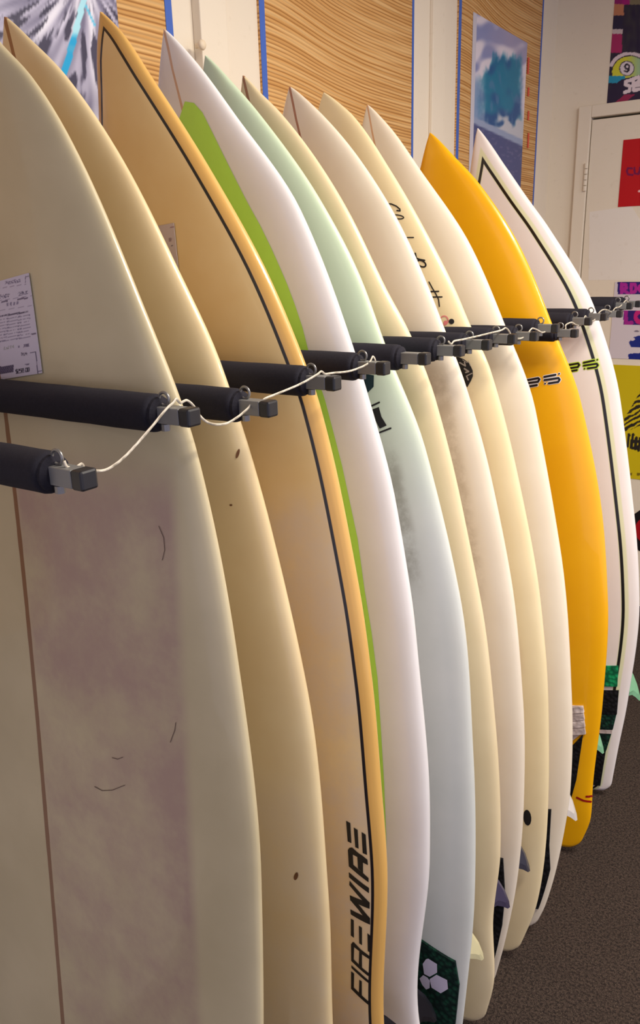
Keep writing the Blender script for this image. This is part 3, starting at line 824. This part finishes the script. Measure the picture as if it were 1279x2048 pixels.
# orange board: white block above black block
q1, q2, q3, q4 = us(B10, 1166, 1411), us(B10, 1169, 1460), us(B10, 1143, 1482), us(B10, 1155, 1560)
for k in range(4):
    sa = q1[1] + (q2[1] - .012 - q1[1]) * k / 4; sb = q1[1] + (q2[1] - .012 - q1[1]) * (k + .86) / 4; ue = q1[0] + (q2[0] - q1[0]) * k / 4
    chev = [(-ue, sa), (-ue * .5, sa - .008), (0, sa), (ue * .5, sa - .008), (ue, sa), (ue, sb), (ue * .5, sb - .008), (0, sb), (-ue * .5, sb - .008), (-ue, sb)]
    slab(B10, 'pad_ridge', chev, M_padw, B10.root, thick=.007)
slab(B10, 'tail_pad', [(-q1[0], q1[1]), q1, q2, (q3[0], q3[1]), (0.0, q3[1] - .01), (-q3[0], q3[1]), (-q2[0], q2[1])], M_padw, B10.root, thick=.004)
slab(B10, 'tail_pad', [(-q2[0] + .006, q2[1] - .012), (-q3[0], q3[1] - .012), (0, q3[1] - .022), (q3[0], q3[1] - .012), (q2[0] - .006, q2[1] - .012), (q4[0] - .004, q4[1]), (.05, .08), (-.05, .08), (-q4[0], q4[1])], M_padk, B10.root, thick=.005)
# white board: green, black, dark green pad blocks
def block(b, pa, pb, mat, mir=True, th=.005):
    (u1, s1), (u2, s2) = us(b, *pa), us(b, *pb)
    slab(b, 'tail_pad', [(-u1, s1), (u1, s1), (u2, s2), (-u2, s2)], mat, b.root, thick=th)
block(B11, (1236, 1331), (1234, 1372), M_padb); block(B11, (1237, 1380), (1233, 1428), M_padk); block(B11, (1232, 1429), (1225, 1458), M_padg)
block(B11, (1224, 1459), (1223, 1466), M_padw); block(B11, (1222, 1467), (1212, 1500), M_padg); block(B11, (1211, 1501), (1200, 1570), M_padk)
# leash plug of the pale yellow board
decal(B8, 'leash_plug', [disc(1054, 1635, 8, 16, -.1)], M_black, B8.root)

M_fdark = plain('smoke_fin', (58, 58, 72), 0.3); M_fblk = plain('black_fin', (26, 26, 32), 0.3); M_fpur = plain('purple_grey_fin', (66, 60, 84), 0.3)
M_fwhite = plain('white_fin', (228, 220, 212), 0.3); M_fmint = plain('mint_fin', (140, 200, 156), 0.3); M_fcream = plain('pale_yellow_fin', (214, 206, 164), 0.3)
for b, m, s_side, s_mid, uu, sz in ((B1, M_fwhite, .32, .10, .17, 1), (B2, M_fblk, .29, .10, .115, 1), (B3, M_fblk, .29, .10, .115, .9), (B4, M_fblk, .225, .10, .075, .9), (B5, M_fcream, .27, .10, .12, .9), (B6, M_fpur, .31, .10, .130, .95),
                         (B7, M_fdark, .33, .10, .140, 1.0), (B8, M_fwhite, .29, .10, .10, .55), (B9, M_fwhite, .345, .10, .150, 1.15), (B10, M_fmint, .34, .10, .135, 1.15), (B11, M_fmint, .36, .10, .160, 1.15)):
    fin(b, s_side, uu, m, b.root, cant=.12, size=sz); fin(b, s_side, -uu, m, b.root, cant=-.12, size=sz); fin(b, s_mid + .02, 0.0, m, b.root, size=sz)

# ------------------------------------------------------------------ the rack
A_px = [(180, 960), (390, 835), (547, 818), (676, 767), (775, 737), (857, 718), (926, 702), (981, 690), (1032, 678), (1075, 673), (1117, 657), (1155, 667), (1182, 643), (1213, 634), (1244, 628), (1264, 612), (1281, 608)]
AX = -0.55
RZ = 1.452
rack = empty('surfboard_rack', (WX, 1.4, RZ)); tag(rack, 'wall rack with a row of black foam-covered arms holding surfboards', 'rack')
RO = np.array([WX, 1.4, RZ])
box('back_rail', np.array((WX + PT + .002, 0.25, RZ - 0.035)) - RO, np.array((WX + .030, 3.05, RZ + 0.03)) - RO, M_rail, rack, bevel=.003)
FR = 0.0205
ARMS = []
def arm_mesh():
    n = 28; prof = [(-0.0, FR * .8), (0.004, FR * .97), (0.008, FR)] + [(x, FR * (1 + 0.012 * math.sin(x * 90))) for x in np.linspace(.03, .55, 14)] + [(0.565, FR), (0.569, FR * .97), (0.571, FR * .86)]
    return prof
for i, (px, py) in enumerate(A_px):
    ex = AX * (1.865 / 1.907) if i == 11 else AX
    e = on_plane(px, py, 0, ex)
    ln = (e[0] - 0.052) - (WX + .030)
    prof = arm_mesh(); k = ln / 0.571
    o0 = np.array([WX + .030, e[1], e[2] if i != 0 else e[2]]) 
    v, f = lathe([(a * k, r) for a, r in prof], o0 - RO, (1, 0, 0), 28)
    if i == 0: pass
    arm = mesh_obj('foam_arm', v, f, M_foam, rack, smooth=True)
    fx = e[0] - 0.052; bh = 0.0088
    c = np.array([fx, e[1], e[2]]) - RO
    box('arm_bar', c + np.array([-0.02, -bh, -bh]), c + np.array([0.037, bh, bh]), M_bar, arm, bevel=.0012)
    box('end_cap', c + np.array([0.037, -bh - .0008, -bh - .0008]), c + np.array([0.052, bh + .0008, bh + .0008]), M_cap, arm, bevel=.0025)
    # plug that closes the sleeve, with a small bolt below the bar
    v, f = lathe([(-.006, FR * .86), (.004, FR * .86), (.007, FR * .6)], c, (1, 0, 0), 20)
    mesh_obj('sleeve_plug', v, f, M_foam, arm, smooth=False)
    v, f = lathe([(0, .005), (.007, .005), (.009, .003)], c + np.array([.012, -.003, -bh - .008]), (0, 0, 1), 10)
    mesh_obj('bolt', v, f, M_ring, arm)
    # ring for the lashing cord
    vs, fs = [], []
    rc = c + np.array([0.010, 0.0, bh + 0.0072]); RR, rt = 0.0070, 0.0017
    for a in range(20):
        for bq in range(8):
            A, Bq = 2 * math.pi * a / 20, 2 * math.pi * bq / 8
            rad = RR + rt * math.cos(Bq)
            vs.append(rc + np.array([rad * math.cos(A), rt * math.sin(Bq), rad * math.sin(A)]))
    for a in range(20):
        for bq in range(8):
            fs.append((a * 8 + bq, ((a + 1) % 20) * 8 + bq, ((a + 1) % 20) * 8 + (bq + 1) % 8, a * 8 + (bq + 1) % 8))
    if i != 5: mesh_obj('eye_ring', vs, fs, M_ring, arm, smooth=True)
    ARMS.append(e)

# lashing cord ---------------------------------------------------------
def rope_mat():
    t = NT('braided_cord'); co = t.n('ShaderNodeTexCoord').outputs['Object']
    w = t.n('ShaderNodeTexWave'); w.inputs['Scale'].default_value = 90.0; w.inputs['Distortion'].default_value = 3.0; t.l(co, w.inputs['Vector'])
    k = t.mix(w.outputs['Fac'], lin((150, 140, 124)), lin((232, 222, 204))); t.bump(w.outputs['Fac'], .5, .001)
    return t.set(k, .85, .2)
M_rope = rope_mat()
def cord(px_pts, label, r=0.0014):
    P = [on_plane(x, y, 0, AX - 0.04 + dx) for (x, y, dx) in px_pts]
    # Catmull-Rom
    Q = []
    for i in range(len(P) - 1):
        p0, p1, p2, p3 = P[max(0, i - 1)], P[i], P[i + 1], P[min(len(P) - 1, i + 2)]
        for k in range(6):
            t = k / 6
            Q.append(0.5 * ((2 * p1) + (-p0 + p2) * t + (2 * p0 - 5 * p1 + 4 * p2 - p3) * t**2 + (-p0 + 3 * p1 - 3 * p2 + p3) * t**3))
    Q.append(P[-1])
    vs, fs, n = [], [], 8
    for i, p in enumerate(Q):
        d = Vector(Q[min(i + 1, len(Q) - 1)] - Q[max(i - 1, 0)]).normalized(); e1 = d.cross(Vector((1, 0.2, 0))).normalized(); e2 = d.cross(e1)
        for k in range(n):
            a = 2 * math.pi * k / n; vs.append(Vector(p) + (e1 * math.cos(a) + e2 * math.sin(a)) * r)
    for i in range(len(Q) - 1):
        for k in range(n): fs.append((i * n + k, i * n + (k + 1) % n, (i + 1) * n + (k + 1) % n, (i + 1) * n + k))
    fs.append(tuple(range(n))[::-1]); fs.append(tuple((len(Q) - 1) * n + k for k in range(n)))
    o = mesh_obj('lashing_cord', vs, fs, M_rope, smooth=True)
    return tag(o, label, 'cord', 'lashing cords of the rack')
def pts(*a): return [(x, y, 0.012) for x, y in a]
cord(pts((128, 922), (134, 934), (150, 935), (163, 928), (168, 936), (178, 938), (192, 942), (215, 938), (245, 917), (280, 880), (310, 845), (332, 818), (345, 806), (352, 798), (360, 806), (366, 803), (374, 801), (386, 811), (398, 830), (412, 843), (430, 849), (452, 847), (475, 834), (495, 817), (503, 806), (512, 801), (522, 805), (530, 797), (560, 785), (600, 768), (632, 750), (642, 743), (650, 748), (665, 746), (695, 743), (720, 735), (738, 725), (745, 713), (750, 724), (742, 728)),
     'pale braided cord sagging across the wide cream board and tan boards')
cord(pts((896, 683), (902, 688), (908, 682), (925, 679), (960, 671), (1000, 661), (1010, 656), (1017, 662), (1022, 671), (1033, 677), (1046, 675), (1056, 665), (1063, 657), (1072, 659), (1084, 665), (1094, 660), (1098, 651), (1104, 653)),
     'pale braided cord stretched taut across the pale yellow and ivory boards', r=.0016)
cord(pts((1125, 675), (1130, 658), (1131, 650), (1142, 645), (1150, 649), (1160, 651), (1166, 640), (1170, 632), (1176, 640), (1187, 641), (1196, 627), (1204, 620), (1214, 620), (1222, 624), (1230, 616), (1238, 614), (1246, 606), (1251, 601), (1257, 606), (1268, 610), (1272, 603)),
     'pale braided cord in short loops at the empty end of the rack', r=.0018)

# ------------------------------------------------------------------ price tags
M_card = None
def tag_card(b, corners, colfn, label, nx=90, ny=130):
    """corners: TL TR BR BL in (u, s metres)"""
    tl, tr, br, bl = [np.array(c, float) for c in corners]
    def fn(i, j):
        t = (bl * (1 - i) + br * i) * (1 - j) + (tl * (1 - i) + tr * i) * j
        return b.deck(t[1] / b.L, t[0], 0.0022)
    o = grid_sheet('price_tag', fn, nx, ny, colfn, normal=b.n, thick=.0008)
    return tag(o, label, 'price tag', 'price tags on the boards')
def card1(x, y):
    u, v = x * 7.87, (y - 520) * 7.87
    c = (206, 198, 212)
    w = v + u * .16                    # print baseline tilts with the card
    def ln(w0, th): return abs(w - w0) < th
    if ln(445, 4) and u < 410: c = (150, 140, 160)
    if ln(375, 26) and 80 < u < 320 and nz(u * .06, v * .06) > -.05: c = (120, 112, 140)
    if ln(580, 30) and ((280 < u < 440) or (0 < u < 150)) and nz(u * .05, v * .06, 2) > 0: c = (110, 104, 130)
    if ln(640, 4) and u < 500: c = (160, 150, 172)
    if ln(665, 13) and ((20 < u < 120) or (270 < u < 440)): c = (110, 100, 124)
    if ln(720, 26) and 90 < u < 290 and math.sin(u * .12) > -.2: c = (140, 132, 156)
    if ln(795, 4) and u < 500: c = (160, 150, 172)
    if ln(885, 14) and u < 440 and nz(u * .09, 3) > -.25: c = (96, 88, 112)
    for k in range(8):
        if ln(940 + k * 49, 8) and u < 470 + 20 * math.sin(k * 2.1) and nz(u * .05 + k * 9, v * .05, k) > -.22: c = (136, 128, 152)
    if ln(1245, 10) and 485 < u < 565: c = (110, 100, 124)
    if ln(1400, 24) and 60 < u < 220 and nz(u * .05, v * .05, 4) > 0: c = (160, 160, 160)
    if ln(1410, 22) and ((285 < u < 305) or (370 < u < 460)) and nz(u * .08, v * .08) > -.3: c = (116, 106, 132)
    if ln(1540, 24) and 330 < u < 430 and nz(u * .06, v * .06) > -.1: c = (96, 88, 110)
    if ln(1535, 5) and 470 < u < 570: c = (90, 82, 110)
    if abs(u - (560 + (v - 1450) * .11)) < 7 and 1450 < v < 1820: c = (90, 82, 110)
    if ln(1850, 5) and u > 600: c = (96, 88, 112)
    if ln(1915, 5) and 510 < u < 610: c = (110, 100, 124)
    if abs(u - 400) < 5 and 250 < v < 370: c = (120, 112, 136)
    if ln(325, 6) and u > 395: c = (110, 102, 126)
    if ln(1710, 9) and 390 < u < 460: c = (120, 110, 134)
    if ln(1740, 62) and u < 215: c = (66, 58, 84) if math.sin(u * .35) > -.5 else (130, 120, 146)
    digits = {'$': [(0, .3), (1, 0), (1, .3)], '2': [(0, 1), (1, 1), (1, .5), (0, .5), (0, 0), (1, 0)], '5': [(1, 1), (0, 1), (0, .5), (1, .5), (1, 0), (0, 0)], '0': [(0, 0), (0, 1), (1, 1), (1, 0), (0, 0)], '.': [(.4, 0), (.6, 0)]}
    if 1740 < w < 1850 and 240 < u < 470:
        x0 = 250
        for ch in '$250.00':
            wd = 12 if ch == '.' else 22
            g = [(1, 1), (0, 1), (0, .5), (1, .5), (1, 0), (0, 0)] if ch == '$' else digits[ch]
            if seg_d(u, 1822 - w, [(x0 + p[0] * wd, p[1] * 54) for p in g]) < 6.5: c = (54, 48, 70)
            if ch == '$' and seg_d(u, 1822 - w, [(x0 + 11, -10), (x0 + 11, 64)]) < 4: c = (54, 48, 70)
            x0 += wd + 11
    return c
tr, br = us(B1, 60, 546), us(B1, 87, 746)
ax = np.array(tr) - np.array(br); hh = np.linalg.norm(ax); ax /= hh; pr = np.array([-ax[1], ax[0]])
pr = pr if pr[0] < 0 else -pr
e2 = np.array(us(B1, 0, 760)) - np.array(br); e2 /= np.linalg.norm(e2)
tag_card(B1, (np.array(tr) + e2 * .085, tr, br, np.array(br) + e2 * .085), card1, 'white paper price tag with small print on the wide cream board')
def card3(x, y):
    u, v = (x - 300) * 16, (y - 430) * 16
    c = (198, 184, 186)
    if abs(v - 385 + (u - 640) * .06) < 14 and 630 < u: c = (140, 100, 110)
    if 740 < v < 850 and 600 < u < 690: c = (150, 130, 136)
    if math.hypot(u - 690, v - 985) < 26: c = (90, 80, 90)
    return c
tr, br = us(B3, 349, 446), us(B3, 357, 525)
e2 = np.array(us(B3, 322, 451)) - np.array(tr); e2 /= np.linalg.norm(e2)
lo = np.array(br) + (np.array(br) - np.array(tr)) * .45
tag_card(B3, (np.array(tr) + e2 * .07, tr, lo, lo + e2 * .07), card3, 'white paper price tag on the tan board with wooden rails', 40, 60)

# ------------------------------------------------------------------ ceiling fixtures
M_house = plain('white_enamel', (230, 230, 226), 0.4)
M_diff = plain('opal_plastic', (238, 236, 230), 0.5)
for (x, y, sx, sy, w, c), lab in zip(LIGHTS, ('white ceiling light above the surfboard rack', 'white ceiling light over the shop aisle')):
    r = empty('ceiling_light', (x, y, CEIL)); tag(r, lab, 'ceiling light')
    box('housing', (-sx / 2 - .03, -sy / 2 - .03, -.06), (sx / 2 + .03, sy / 2 + .03, 0), M_house, r, bevel=.006)
    box('diffuser', (-sx / 2, -sy / 2, -.066), (sx / 2, sy / 2, -.060), M_diff, r)
